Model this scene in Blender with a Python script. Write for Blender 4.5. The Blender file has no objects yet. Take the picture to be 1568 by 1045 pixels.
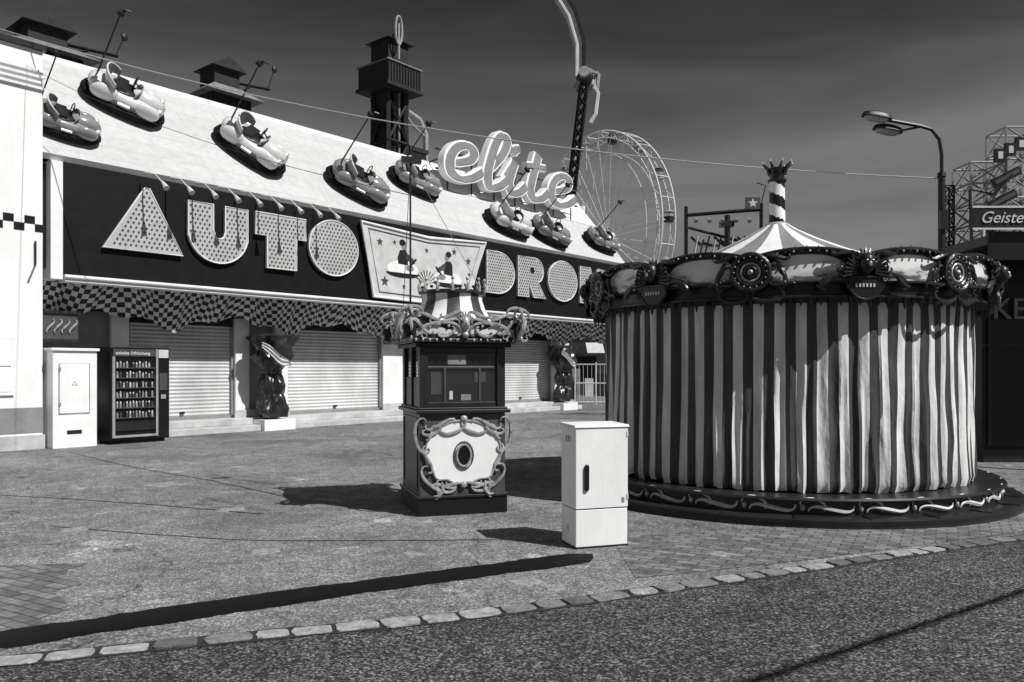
import bpy, bmesh, math, random
from mathutils import Vector, Matrix, noise
random.seed(7)
scn=bpy.context.scene
R=math.radians
# ------------------------------------------------------------------ camera
cam=bpy.data.cameras.new("camera"); co=bpy.data.objects.new("camera",cam)
scn.collection.objects.link(co); scn.camera=co
co.location=(0,0,1.7); co.rotation_euler=(R(90),0,0)
cam.lens=28.0; cam.sensor_width=36; cam.shift_y=0.027; cam.clip_end=2000; cam.clip_start=.05
scn.view_settings.view_transform='Standard'; scn.view_settings.look='None'; scn.view_settings.exposure=0
# ------------------------------------------------------------------ light
EL=49; sh=Vector((.84,-.54,0)).normalized()
sv=Vector((sh.x*math.cos(R(EL)),sh.y*math.cos(R(EL)),math.sin(R(EL))))
sun=bpy.data.lights.new("sun",'SUN'); sun.energy=5.0; sun.angle=R(.5); sun.color=(1,.995,.985)
so=bpy.data.objects.new("sun",sun); scn.collection.objects.link(so)
so.rotation_euler=sv.to_track_quat('Z','Y').to_euler(); so.location=(20,-15,30)
w=bpy.data.worlds.new("World"); scn.world=w; w.use_nodes=True
nt=w.node_tree; nt.nodes.clear(); N=nt.nodes.new; Lk=nt.links.new
out=N('ShaderNodeOutputWorld'); bg=N('ShaderNodeBackground'); sky=N('ShaderNodeTexSky')
sky.sky_type='NISHITA'; sky.sun_disc=False; sky.sun_elevation=R(EL); sky.sun_rotation=math.atan2(sh.x,sh.y)
# red-filter black and white film: use only the red channel of the sky
sep=N('ShaderNodeSeparateColor'); Lk(sky.outputs[0],sep.inputs[0])
mn=N('ShaderNodeMath'); mn.operation='MINIMUM'; mn.inputs[1].default_value=2.0; Lk(sep.outputs[0],mn.inputs[0])
pw=N('ShaderNodeMath'); pw.operation='POWER'; pw.inputs[1].default_value=3.9; Lk(mn.outputs[0],pw.inputs[0])
tc=N('ShaderNodeTexCoord'); mp=N('ShaderNodeMapping'); mp.inputs['Scale'].default_value=(1.1,1.1,5.0)
Lk(tc.outputs['Generated'],mp.inputs[0])
nz=N('ShaderNodeTexNoise'); nz.inputs['Scale'].default_value=1.7; nz.inputs['Detail'].default_value=8; nz.inputs['Roughness'].default_value=.45; nz.inputs['Distortion'].default_value=.7
Lk(mp.outputs[0],nz.inputs['Vector'])
mr=N('ShaderNodeMapRange'); mr.inputs[1].default_value=.35; mr.inputs[2].default_value=.75; mr.inputs[3].default_value=.17; mr.inputs[4].default_value=.36
Lk(nz.outputs[0],mr.inputs[0])
mu=N('ShaderNodeMath'); mu.operation='MULTIPLY'; Lk(pw.outputs[0],mu.inputs[0]); Lk(mr.outputs[0],mu.inputs[1])
Lk(mu.outputs[0],bg.inputs[0]); bg.inputs[1].default_value=.05; Lk(bg.outputs[0],out.inputs[0])
# ------------------------------------------------------------------ materials
def newmat(name):
    m=bpy.data.materials.new(name); m.use_nodes=True
    t=m.node_tree; return m,t,t.nodes['Principled BSDF']
def gmat(name,v,rough=.6,var=.25,scale=2.5,metal=0.,bump=0.,bscale=40,spec=.4,bdist=.02,streak=1):
    m,t,b=newmat(name); n=t.nodes.new; l=t.links.new
    b.inputs['Roughness'].default_value=rough; b.inputs['Metallic'].default_value=metal
    b.inputs['Specular IOR Level'].default_value=spec
    c=n('ShaderNodeTexCoord'); mq=n('ShaderNodeMapping'); mq.inputs['Scale'].default_value=(1,1,streak); l(c.outputs['Object'],mq.inputs[0])
    a=n('ShaderNodeTexNoise'); a.inputs['Scale'].default_value=scale; a.inputs['Detail'].default_value=8; a.inputs['Roughness'].default_value=.65
    l(mq.outputs[0],a.inputs['Vector'])
    r=n('ShaderNodeMapRange'); r.inputs[1].default_value=.3; r.inputs[2].default_value=.7
    r.inputs[3].default_value=v*(1-var); r.inputs[4].default_value=min(.88,v*(1+var*.6)); l(a.outputs[0],r.inputs[0])
    l(r.outputs[0],b.inputs['Base Color'])
    if bump:
        q=n('ShaderNodeTexNoise'); q.inputs['Scale'].default_value=bscale; q.inputs['Detail'].default_value=5; l(mq.outputs[0],q.inputs['Vector'])
        bp=n('ShaderNodeBump'); bp.inputs['Strength'].default_value=bump; bp.inputs['Distance'].default_value=bdist
        l(q.outputs[0],bp.inputs['Height']); l(bp.outputs[0],b.inputs['Normal'])
    return m
white=gmat('white_paint',.84,.5,.14,1.5)
plaster=gmat('white_plaster',.84,.8,.12,1.1,bump=.25,bscale=30,streak=.35)
light=gmat('light_paint',.58,.45,.2)
shut=gmat('shutter_enamel',.56,.45,.3,1.2,streak=.4)
lettergrey=gmat('letter_face',.44,.5,.15)
mid=gmat('mid_grey_paint',.25,.5,.25)
grey=gmat('grey_paint',.07,.42,.35)
dark=gmat('dark_paint',.02,.35,.4)
black=gmat('black_paint',.007,.4,.4)
fasc=gmat('fascia_black',.006,.6,.5,3,spec=.2)
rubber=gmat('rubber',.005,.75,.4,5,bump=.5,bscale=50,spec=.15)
wood=gmat('dark_wood',.018,.7,.6,6,bump=.4,bscale=25)
woodroof=gmat('weathered_shingle',.2,.8,.5,6,bump=.4,bscale=25)
steel=gmat('galvanised_steel',.45,.4,.25,4,metal=.4)
dsteel=gmat('dark_steel',.025,.45,.3,4,metal=.3)
csteel=gmat('cable_sheath',.5,.5,.1,4)
conc=gmat('concrete',.5,.85,.35,1.8,bump=.3,bscale=25)
carp=gmat('glossy_car_paint',.6,.2,.12,2,spec=.6)
carp2=gmat('glossy_car_paint_grey',.24,.2,.12,2,spec=.6)
cars=gmat('car_side_paint',.15,.25,.2,2,spec=.6)
cloth_d=gmat('dark_vinyl_cloth',.025,.28,.5,4,spec=.7)
gild=gmat('silvered_carving',.42,.33,.65,12,metal=.25,bump=.4,bscale=30)
gild_d=gmat('dark_carving',.04,.28,.7,9,metal=.3,bump=.3,bscale=30)
glass,t_,b_=newmat('window_glass'); b_.inputs['Base Color'].default_value=(.012,.012,.012,1); b_.inputs['Roughness'].default_value=.04; b_.inputs['Specular IOR Level'].default_value=.9
bottle=gmat('bottle_plastic',.4,.2,.9,14)

def asphalt(name,lo,hi,cells,big=.35,coarse=.5,patch=0):
    m,t,b=newmat(name); n=t.nodes.new; l=t.links.new
    b.inputs['Roughness'].default_value=.85; b.inputs['Specular IOR Level'].default_value=.25
    c=n('ShaderNodeTexCoord')
    def MM(op,a,b2):
        q=n('ShaderNodeMath'); q.operation=op
        for i,x in enumerate((a,b2)):
            if isinstance(x,(int,float)): q.inputs[i].default_value=x
            else: l(x,q.inputs[i])
        return q.outputs[0]
    def NZ(sc,dt,ro,lo_,hi_,o0,o1,dist=0):
        a=n('ShaderNodeTexNoise'); a.inputs['Scale'].default_value=sc; a.inputs['Detail'].default_value=dt; a.inputs['Roughness'].default_value=ro; a.inputs['Distortion'].default_value=dist
        l(c.outputs['Object'],a.inputs['Vector']); r=n('ShaderNodeMapRange'); r.inputs[1].default_value=lo_; r.inputs[2].default_value=hi_; r.inputs[3].default_value=o0; r.inputs[4].default_value=o1
        l(a.outputs[0],r.inputs[0]); return a.outputs[0],r.outputs[0]
    v=n('ShaderNodeTexVoronoi'); v.inputs['Scale'].default_value=cells; l(c.outputs['Object'],v.inputs['Vector'])
    s=n('ShaderNodeSeparateColor'); l(v.outputs['Color'],s.inputs[0])
    p=MM('POWER',s.outputs[0],3.2)
    r=n('ShaderNodeMapRange'); r.inputs[3].default_value=lo; r.inputs[4].default_value=hi; l(p,r.inputs[0])
    _,A=NZ(.45,10,.62,.3,.72,1-big,1+big,.5)
    fraw,F=NZ(24,6,.78,.3,.7,1-coarse,1+coarse)
    _,G=NZ(4.5,7,.7,.35,.65,.70,1.25,.3)
    col=MM('MULTIPLY',MM('MULTIPLY',MM('MULTIPLY',r.outputs[0],A),F),G)
    d=n('ShaderNodeVectorMath'); d.operation='ADD'; l(c.outputs['Object'],d.inputs[0])
    dn=n('ShaderNodeTexNoise'); dn.inputs['Scale'].default_value=1.5; dn.inputs['Detail'].default_value=5; l(c.outputs['Object'],dn.inputs['Vector']); l(dn.outputs['Color'],d.inputs[1])
    k=n('ShaderNodeTexVoronoi'); k.feature='DISTANCE_TO_EDGE'; k.inputs['Scale'].default_value=.3; l(d.outputs[0],k.inputs['Vector'])
    kr=n('ShaderNodeMapRange'); kr.inputs[1].default_value=.0012; kr.inputs[2].default_value=.005; kr.inputs[3].default_value=.45; kr.inputs[4].default_value=1; l(k.outputs['Distance'],kr.inputs[0])
    col=MM('MULTIPLY',col,kr.outputs[0])
    if patch:
        _,P_=NZ(1.1,6,.7,.60,.66,1,1.8,.4); col=MM('MULTIPLY',col,P_)
        _,Q_=NZ(.9,6,.75,.30,.38,.5,1,.8); col=MM('MULTIPLY',col,Q_)
    l(col,b.inputs['Base Color'])
    bp=n('ShaderNodeBump'); bp.inputs['Strength'].default_value=.75; bp.inputs['Distance'].default_value=.012
    l(MM('ADD',s.outputs[1],fraw),bp.inputs['Height']); l(bp.outputs[0],b.inputs['Normal'])
    return m
plaza_m=asphalt('plaza_asphalt',.13,.46,85,.42,.45,1)
road_m=asphalt('road_asphalt',.022,.27,80,.3,.6)
def brickmat(name,lo,hi,bw,bh,mort,rot=0,morts=.008,plane='XY',squash=1.,contrast=.5):
    m,t,b=newmat(name); n=t.nodes.new; l=t.links.new
    b.inputs['Roughness'].default_value=.8
    c=n('ShaderNodeTexCoord'); s=n('ShaderNodeSeparateXYZ'); cb=n('ShaderNodeCombineXYZ')
    l(c.outputs['Object'],s.inputs[0]); l(s.outputs[0],cb.inputs[0])
    if plane=='XY': l(s.outputs[1],cb.inputs[1])
    else:
        q=n('ShaderNodeMath'); q.operation='MULTIPLY'; q.inputs[1].default_value=squash; l(s.outputs[2],q.inputs[0]); l(q.outputs[0],cb.inputs[1])
    mpp=n('ShaderNodeMapping'); mpp.inputs['Rotation'].default_value=(0,0,rot); l(cb.outputs[0],mpp.inputs[0])
    k=n('ShaderNodeTexBrick'); k.inputs['Scale'].default_value=1; k.inputs['Brick Width'].default_value=bw; k.inputs['Row Height'].default_value=bh
    k.inputs['Mortar Size'].default_value=morts; k.inputs['Color1'].default_value=(lo,)*3+(1,); k.inputs['Color2'].default_value=(hi,)*3+(1,); k.inputs['Mortar'].default_value=(mort,)*3+(1,)
    l(mpp.outputs[0],k.inputs['Vector'])
    f=n('ShaderNodeTexNoise'); f.inputs['Scale'].default_value=5; f.inputs['Detail'].default_value=9; f.inputs['Roughness'].default_value=.75; l(c.outputs['Object'],f.inputs['Vector'])
    r3=n('ShaderNodeMapRange'); r3.inputs[1].default_value=.3; r3.inputs[2].default_value=.7; r3.inputs[3].default_value=1-contrast; r3.inputs[4].default_value=1+contrast*.5; l(f.outputs[0],r3.inputs[0])
    s2=n('ShaderNodeSeparateColor'); l(k.outputs['Color'],s2.inputs[0])
    m2=n('ShaderNodeMath'); m2.operation='MULTIPLY'; l(s2.outputs[0],m2.inputs[0]); l(r3.outputs[0],m2.inputs[1]); l(m2.outputs[0],b.inputs['Base Color'])
    return m
paver=brickmat('brick_pavers',.12,.26,.2,.1,.05,rot=.5,morts=.007,contrast=.7)
rooftile=brickmat('roof_boards',.50,.54,2.4,.45,.40,plane='XZ',squash=1.305,morts=.008,contrast=.16)
def checker(name,a,b2,sc):
    m,t,b=newmat(name); n=t.nodes.new; l=t.links.new
    u=n('ShaderNodeUVMap'); k=n('ShaderNodeTexChecker'); k.inputs['Scale'].default_value=sc
    k.inputs['Color1'].default_value=(a,)*3+(1,); k.inputs['Color2'].default_value=(b2,)*3+(1,)
    l(u.outputs[0],k.inputs['Vector']); l(k.outputs[0],b.inputs['Base Color']); b.inputs['Roughness'].default_value=.6
    return m
check=checker('checkered_cloth',.7,.02,1.0)
def scenic(name):
    m,t,b=newmat(name); n=t.nodes.new; l=t.links.new
    c=n('ShaderNodeTexCoord'); mp=n('ShaderNodeMapping'); mp.inputs['Scale'].default_value=(1.3,1.3,4.5); l(c.outputs['Object'],mp.inputs[0])
    a=n('ShaderNodeTexNoise'); a.inputs['Scale'].default_value=1.6; a.inputs['Detail'].default_value=7; a.inputs['Distortion'].default_value=.5; l(mp.outputs[0],a.inputs['Vector'])
    s=n('ShaderNodeSeparateXYZ'); u=n('ShaderNodeUVMap'); l(u.outputs[0],s.inputs[0])
    ad=n('ShaderNodeMath'); ad.operation='MULTIPLY_ADD'; ad.inputs[1].default_value=.42; l(s.outputs[1],ad.inputs[0]); l(a.outputs[0],ad.inputs[2])
    r=n('ShaderNodeValToRGB'); e=r.color_ramp.elements; e[0].position=.46; e[0].color=(.04,.04,.04,1); e[1].position=.74; e[1].color=(.75,.75,.75,1)
    q=r.color_ramp.elements.new(.57); q.color=(.16,.16,.16,1); q=r.color_ramp.elements.new(.60); q.color=(.5,.5,.5,1)
    l(ad.outputs[0],r.inputs[0]); l(r.outputs[0],b.inputs['Base Color']); b.inputs['Roughness'].default_value=.22
    return m
scenicm=scenic('painted_landscape_panel')
# ------------------------------------------------------------------ mesh builder
class MB:
    def __init__(s,M=None): s.v=[];s.f=[];s.m=[];s.mats=[];s.M=M.copy() if M else Matrix(); s.uv={}
    def mi(s,mat):
        if mat not in s.mats: s.mats.append(mat)
        return s.mats.index(mat)
    def add(s,vs,fs,mat,uvs=None):
        o=len(s.v); s.v+= [s.M@Vector(p) for p in vs]; k=s.mi(mat) if not isinstance(mat,list) else None
        for i,f in enumerate(fs):
            s.f.append([o+j for j in f]); s.m.append(k if k is not None else s.mi(mat[i]))
            if uvs: s.uv[len(s.f)-1]=[uvs[j] for j in f]
    def box(s,x0,x1,y0,y1,z0,z1,mat,X=None):
        vs=[(x0,y0,z0),(x1,y0,z0),(x1,y1,z0),(x0,y1,z0),(x0,y0,z1),(x1,y0,z1),(x1,y1,z1),(x0,y1,z1)]
        if X: vs=[X@Vector(v) for v in vs]
        s.add(vs,[(0,3,2,1),(4,5,6,7),(0,1,5,4),(1,2,6,5),(2,3,7,6),(3,0,4,7)],mat)
    def tube(s,pts,r,mat,seg=8,caps=True,closed=False):
        pts=[Vector(p) for p in pts]; n=len(pts)
        rr=r if isinstance(r,(list,tuple)) else [r]*n
        vs=[];fs=[];up=None
        for i,p in enumerate(pts):
            if closed: t=pts[(i+1)%n]-pts[i-1]
            else: t=pts[min(i+1,n-1)]-pts[max(i-1,0)]
            if t.length<1e-9: t=Vector((0,0,1))
            t.normalize()
            if up is None:
                up=Vector((0,0,1)) if abs(t.z)<.9 else Vector((1,0,0))
            a=(up-t*up.dot(t))
            if a.length<1e-4: a=t.orthogonal()
            a.normalize(); up=a; b=t.cross(a)
            for j in range(seg):
                g=2*math.pi*j/seg; vs.append(p+(a*math.cos(g)+b*math.sin(g))*rr[i])
        m=n if closed else n-1
        for i in range(m):
            for j in range(seg):
                i2=(i+1)%n; fs.append((i*seg+j,i*seg+(j+1)%seg,i2*seg+(j+1)%seg,i2*seg+j))
        if caps and not closed:
            fs.append(tuple(range(seg-1,-1,-1))); fs.append(tuple((n-1)*seg+j for j in range(seg)))
        s.add(vs,fs,mat)
    def cyl(s,p0,p1,r0,r1,mat,seg=12): s.tube([p0,p1],[r0,r1],mat,seg)
    def beam(s,p0,p1,w,mat): s.tube([p0,p1],w*.7071,mat,4)
    def ell(s,c,r,mat,nu=16,nv=10,X=None):
        vs=[];fs=[]
        for i in range(nv+1):
            a=math.pi*i/nv
            for j in range(nu):
                g=2*math.pi*j/nu; p=Vector((r[0]*math.sin(a)*math.cos(g),r[1]*math.sin(a)*math.sin(g),r[2]*math.cos(a)))
                if X: p=X@p
                vs.append(Vector(c)+p)
        for i in range(nv):
            for j in range(nu): fs.append((i*nu+j,(i+1)*nu+j,(i+1)*nu+(j+1)%nu,i*nu+(j+1)%nu))
        s.add(vs,fs,mat)
    def lathe(s,c,prof,mat,seg=32,fn=None,caps=False,mats=None):
        vs=[];fs=[];ms=[]
        for k,(r,z) in enumerate(prof):
            for j in range(seg):
                g=2*math.pi*j/seg; q=fn(g,r,z) if fn else (r,z)
                vs.append((c[0]+q[0]*math.cos(g),c[1]+q[0]*math.sin(g),c[2]+q[1]))
        for k in range(len(prof)-1):
            for j in range(seg):
                fs.append((k*seg+j,k*seg+(j+1)%seg,(k+1)*seg+(j+1)%seg,(k+1)*seg+j)); ms.append(mats[j%len(mats)] if mats else mat)
        if caps:
            fs.append(tuple(range(seg))); ms.append(mat); fs.append(tuple((len(prof)-1)*seg+j for j in range(seg))); ms.append(mat)
        s.add(vs,fs,ms)
    def rings(s,rl,mat,n=40,ex=.7):
        vs=[];fs=[]
        for (a,b,z) in rl:
            for j in range(n):
                g=2*math.pi*j/n; cc=math.cos(g); ss=math.sin(g)
                vs.append((a*math.copysign(abs(cc)**ex,cc),b*math.copysign(abs(ss)**ex,ss),z))
        for k in range(len(rl)-1):
            for j in range(n): fs.append((k*n+j,k*n+(j+1)%n,(k+1)*n+(j+1)%n,(k+1)*n+j))
        fs.append(tuple(range(n-1,-1,-1))); fs.append(tuple((len(rl)-1)*n+j for j in range(n)))
        s.add(vs,fs,mat)
    def prism(s,poly,fn,d0,d1,mat,side=None):
        n=len(poly); vs=[fn(a,b,d0) for a,b in poly]+[fn(a,b,d1) for a,b in poly]
        s.add(vs,[tuple(range(n-1,-1,-1)),tuple(range(n,2*n))]+[(i,(i+1)%n,n+(i+1)%n,n+i) for i in range(n)],[mat,mat]+[side or mat]*n)
    def grid(s,fn,nu,nv,mat,uvf=None,matfn=None):
        vs=[];uv=[];fs=[];ms=[]
        for i in range(nu+1):
            for j in range(nv+1):
                vs.append(fn(i/nu,j/nv)); uv.append(uvf(i/nu,j/nv) if uvf else (i/nu,j/nv))
        for i in range(nu):
            for j in range(nv):
                fs.append((i*(nv+1)+j,(i+1)*(nv+1)+j,(i+1)*(nv+1)+j+1,i*(nv+1)+j+1)); ms.append(matfn(i,j) if matfn else mat)
        s.add(vs,fs,ms,uv)
    def build(s,name,parent=None,smooth=False,bevel=0,recalc=True):
        me=bpy.data.meshes.new(name); inv=parent.matrix_world.inverted() if parent else Matrix()
        me.from_pydata([tuple(inv@v) for v in s.v],[],s.f)
        for m in s.mats: me.materials.append(m)
        me.polygons.foreach_set('material_index',s.m)
        if s.uv:
            ul=me.uv_layers.new(name='UVMap')
            for fi,u in s.uv.items():
                p=me.polygons[fi]
                for k,li in enumerate(p.loop_indices): ul.data[li].uv=u[k]
        if recalc:
            b=bmesh.new(); b.from_mesh(me); bmesh.ops.recalc_face_normals(b,faces=b.faces); b.to_mesh(me); b.free()
        if smooth:
            me.polygons.foreach_set('use_smooth',[True]*len(me.polygons))
            try: me.set_sharp_from_angle(angle=R(42))
            except Exception: pass
        me.update()
        o=bpy.data.objects.new(name,me); scn.collection.objects.link(o)
        if parent: o.parent=parent
        if bevel:
            md=o.modifiers.new('bevel','BEVEL'); md.width=bevel; md.segments=2; md.limit_method='ANGLE'; md.angle_limit=R(40)
        return o
def empty(name,M):
    e=bpy.data.objects.new(name,None); scn.collection.objects.link(e); e.empty_display_size=.3
    e.matrix_world=M; bpy.context.view_layer.update(); return e
def text(name,body,size,M,parent,mat,ext=.01,shear=0):
    c=bpy.data.curves.new(name,'FONT'); c.body=body; c.size=size; c.extrude=ext; c.shear=shear; c.materials.append(mat)
    o=bpy.data.objects.new(name,c); scn.collection.objects.link(o); o.parent=parent; o.matrix_local=parent.matrix_world.inverted()@M
    return o
def T(x,y,z): return Matrix.Translation((x,y,z))
def RZ(a): return Matrix.Rotation(R(a),4,'Z')
FR=Matrix.Rotation(R(90),4,'X')
def arc(cx,cy,rx,ry,a0,a1,n):
    return [(cx+rx*math.cos(R(a0+(a1-a0)*i/n)),cy+ry*math.sin(R(a0+(a1-a0)*i/n))) for i in range(n+1)]
def catmull(P,n=8):
    P=[Vector(p) for p in P]; out=[]
    for i in range(len(P)-1):
        a=P[max(i-1,0)];b=P[i];c=P[i+1];d=P[min(i+2,len(P)-1)]
        for k in range(n):
            t=k/n; out.append(.5*((2*b)+(c-a)*t+(2*a-5*b+4*c-d)*t*t+(3*b-a-3*c+d)*t**3))
    out.append(P[-1]); return out
def scroll(p0,p1,kind='S',k=26,n=36,flip=1):
    x=y=0;th=0;pts=[(0,0)]
    for i in range(n):
        s=(i+.5)/n; q=2*s-1
        kap=(k*abs(q)**3)*(math.copysign(1,q) if kind=='S' else 1)+(0 if kind=='S' else 1.5)
        th+=flip*kap/n; x+=math.cos(th)/n; y+=math.sin(th)/n; pts.append((x,y))
    ax,ay=pts[-1]; L=math.hypot(ax,ay) or 1; a=math.atan2(ay,ax)
    bx,by=p1[0]-p0[0],p1[1]-p0[1]; sc=math.hypot(bx,by)/L; rot=math.atan2(by,bx)-a
    c,s_=math.cos(rot)*sc,math.sin(rot)*sc
    return [(p0[0]+c*u-s_*v,p0[1]+s_*u+c*v) for u,v in pts]
def stroke(mb,pts2,fn,r,mat,off=0,seg=6):
    n=len(pts2); mb.tube([fn(a,b,off) for a,b in pts2],[r*(.45+.85*math.sin(math.pi*i/(n-1))) for i in range(n)],mat,seg)

# ------------------------------------------------------------------ ground
g=MB(); g.add([(-500,-300,0),(500,-300,0),(500,900,0),(-500,900,0)],[(0,1,2,3)],plaza_m); g.build('ground')
bd=[(-8,3.4),(-5,4.05),(-2.96,4.61),(-2.31,4.82),(-1.4,5.12),(-.715,5.32),(.21,5.68),(1.3,6.19),(2.6,6.8),(3.7,7.33),(5.12,7.98),(8,9.1),(14,11)]
bc=catmull([(a,b,0) for a,b in bd],10)
rd=MB()
vs=[];fs=[]
for p in bc: vs+=[(p.x,p.y,.004),(p.x+2,-40,.004)]
for i in range(len(bc)-1): fs.append((2*i,2*i+1,2*i+3,2*i+2))
rd.add(vs,fs,road_m); rd.build('road')
cb=MB()
seglen=[(bc[k+1]-bc[k]).length for k in range(len(bc)-1)]
def at(d):
    k=0
    while k<len(seglen)-1 and d>seglen[k]: d-=seglen[k];k+=1
    t=(bc[k+1]-bc[k]).normalized(); return bc[k]+t*d,t
tot=sum(seglen); d=0
soil=gmat('joint_dirt',.03,.9,.5,20)
vs=[];fs=[]
for i,p in enumerate(bc):
    t=(bc[min(i+1,len(bc)-1)]-bc[max(i-1,0)]).normalized(); n=Vector((-t.y,t.x,0)); e_=.10+.02*noise.noise(p*5)
    vs+=[p+n*e_+Vector((0,0,.008)),p-n*e_+Vector((0,0,.008))]
for i in range(len(bc)-1): fs.append((2*i,2*i+1,2*i+3,2*i+2))
cb.add(vs,fs,soil)
stones=[gmat('sett_light',.36,.8,.5,14,bump=.8,bscale=45),gmat('sett_mid',.22,.8,.5,14,bump=.8,bscale=45),gmat('sett_dark',.13,.8,.5,14,bump=.8,bscale=45)]
while d<tot-.4:
    ln=random.uniform(.17,.31); p,t=at(d+ln/2); a=math.degrees(math.atan2(t.y,t.x))+random.uniform(-5,5)
    X=T(p.x,p.y+random.uniform(-.012,.012),0)@RZ(a); wd=random.uniform(.065,.09); zt=random.uniform(.014,.026)
    poly=[]
    for q in range(14):
        g_=2*math.pi*q/14; c_,s_=math.cos(g_),math.sin(g_)
        poly.append((ln/2*math.copysign(abs(c_)**.4,c_)+random.uniform(-.008,.008),wd*math.copysign(abs(s_)**.4,s_)+random.uniform(-.006,.006)))
    cb.M=X; cb.prism(poly,lambda a,b,o:(a,b,o),0,zt,random.choice(stones+[stones[0],stones[1]])); d+=ln+random.uniform(.015,.04)
cb.M=Matrix(); cb.build('cobblestone_edging',bevel=.005)
pv=MB()
pv.add([(1.0,6.45,.004),(2.6,7.05,.004),(5.1,8.2,.004),(9,9.8,.004),(9,12.5,.004),(5,9.2,.004),(1.0,8.0,.004)],[(0,1,2,3,4,5,6)],paver)
pp=[(-6,3.95),(-3.2,4.72)]+[(-2.9-.9*(k/9)+.12*math.sin(k*2.3),4.95+2.0*(k/9)) for k in range(10)]+[(-6.5,6.6)]
pv.add([(a,b,.005) for a,b in pp],[tuple(range(len(pp)))],paver)
pv.build('paving')
sm=MB(); tar=gmat('tar',.02,.5,.4,8)
for P0 in ([(-9,16.2,0),(-6.6,13.8,0),(-4.6,12.1,0),(-2.9,10.5,0),(-1.5,9.6,0)],[(-7.6,10.9,0),(-5.2,10.2,0),(-2.9,9.3,0)],[(-5,8.6,0),(-2.6,7.9,0),(-.2,7.9,0),(.4,7.8,0)]):
    q=catmull(P0,14); vs=[];fs=[]
    for i,p in enumerate(q):
        t=(q[min(i+1,len(q)-1)]-q[max(i-1,0)]).normalized(); n=Vector((-t.y,t.x,0)); e_=.012+.008*noise.noise(p*6); o=.03*noise.noise(p*2.5)
        vs+=[p+n*(e_+o)+Vector((0,0,.004)),p+n*(o-e_)+Vector((0,0,.004))]
    for i in range(len(q)-1): fs.append((2*i,2*i+1,2*i+3,2*i+2))
    sm.add(vs,fs,tar)
sm.build('pavement_seams')
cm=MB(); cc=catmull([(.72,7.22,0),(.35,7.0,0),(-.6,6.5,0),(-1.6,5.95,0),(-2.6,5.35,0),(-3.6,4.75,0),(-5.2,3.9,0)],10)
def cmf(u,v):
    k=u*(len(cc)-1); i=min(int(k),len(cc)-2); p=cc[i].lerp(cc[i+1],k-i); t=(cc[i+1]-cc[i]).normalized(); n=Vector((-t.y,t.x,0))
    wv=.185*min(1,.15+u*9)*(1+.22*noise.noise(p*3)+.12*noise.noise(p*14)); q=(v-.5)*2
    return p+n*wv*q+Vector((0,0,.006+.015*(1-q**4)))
cm.grid(cmf,260,10,rubber); cm.build('dark_ground_strip',smooth=True)  # low, near-black raised strip running across the plaza
mh=MB(); pm=gmat('patched_asphalt',.3,.85,.6,16,bump=.5,bscale=50)
for x,y,r in [(-2.3,7.4,.13),(.1,6.35,.12),(1.9,7.3,.1),(-.35,5.95,.06),(-.9,7.3,.09),(.32,6.15,.07),(-4.6,8.4,.12),(-3.4,9.6,.16)]:
    mh.lathe((x,y,0),[(0.001,.007),(r*.85,.007),(r,.004),(r*1.02,.0)],pm,30,fn=lambda g,r_,z:(r_*(1+.5*noise.noise(Vector((math.cos(g)*2+x,math.sin(g)*2,y)))),z))
mh.build('ground_patches')

# ------------------------------------------------------------------ bumper-car hall
BF=RZ(math.degrees(math.atan2(.772,.635)))   # local x=along facade, y=away, z up
hall=empty('bumper_car_hall',BF@T(7.25,18.8,0))
S0,S1=6.78,30.8
m=MB(BF)
m.box(S0,27.6,20.3,27,0,6.2,grey)
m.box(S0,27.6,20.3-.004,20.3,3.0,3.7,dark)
m.box(S0,S1,21.4,27,6.2,8.9,mid)
m.box(S0,S1,19.0,27,3.9,6.2,dark)
m.build('walls',hall)
m=MB(BF)
def slope(sv_,t,off=0):
    L=18.7+2.6*t; h=6.37+2.98*t; nl,nh=-.753,.658
    return Vector((sv_,L+nl*off,h+nh*off))
vs=[slope(S0,0),slope(S1,0),slope(S1,1),slope(S0,1)]
vb=[slope(S0,0,-.16),slope(S1,0,-.16),slope(S1,1,-.16),slope(S0,1,-.16)]
m.add(vs+vb,[(0,1,2,3),(7,6,5,4),(0,4,5,1),(1,5,6,2),(2,6,7,3),(3,7,4,0)],[rooftile,rooftile,white,white,white,white])
m.build('roof_slope',hall)
m=MB(BF)
m.box(S0,S1,21.25,21.45,9.28,9.42,white)
m.box(S1-.02,S1+.1,21.0,26.8,6.3,9.3,white)
m.add([(S1,18.8,6.3),(S1,21.3,6.3),(S1,21.3,9.2),(S1+.08,18.8,6.3),(S1+.08,21.3,6.3),(S1+.08,21.3,9.2)],[(0,1,2),(3,4,5),(0,1,4,3),(1,2,5,4),(2,0,3,5)],white)
m.add([slope(19.6,.62,.02),slope(S1-.02,.62,.02),slope(S1-.02,.99,.02),slope(19.6,.99,.02)],[(0,1,2,3)],white)
m.build('ridge_trim',hall,bevel=.01)
m=MB(BF)
m.box(7.25,S1,18.8,19.0,3.78,6.25,fasc)
m.box(7.0,7.25,18.74,19.9,3.66,6.25,white)
m.box(7.28,S1,18.70,19.1,3.62,3.775,white)
m.box(7.28,S1,18.66,18.695,3.68,3.72,mid)
m.build('fascia',hall,bevel=.008)
def ff(a,b,o): return (a,18.8-o,b)
polys=[]
polys.append(('A',[(8.09,4.47),(9.99,4.47),(9.16,5.98),(9.04,5.98)]))
U=[(10.13,5.87),(10.13,5.0)]+arc(10.955,5.15,.825,.76,190,350,16)+[(11.78,5.0),(11.78,5.87),(11.13,5.87),(11.13,5.2)]+arc(10.97,5.15,.14,.14,0,-180,8)+[(10.80,5.2),(10.80,5.87)]
polys.append(('U',U))
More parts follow.
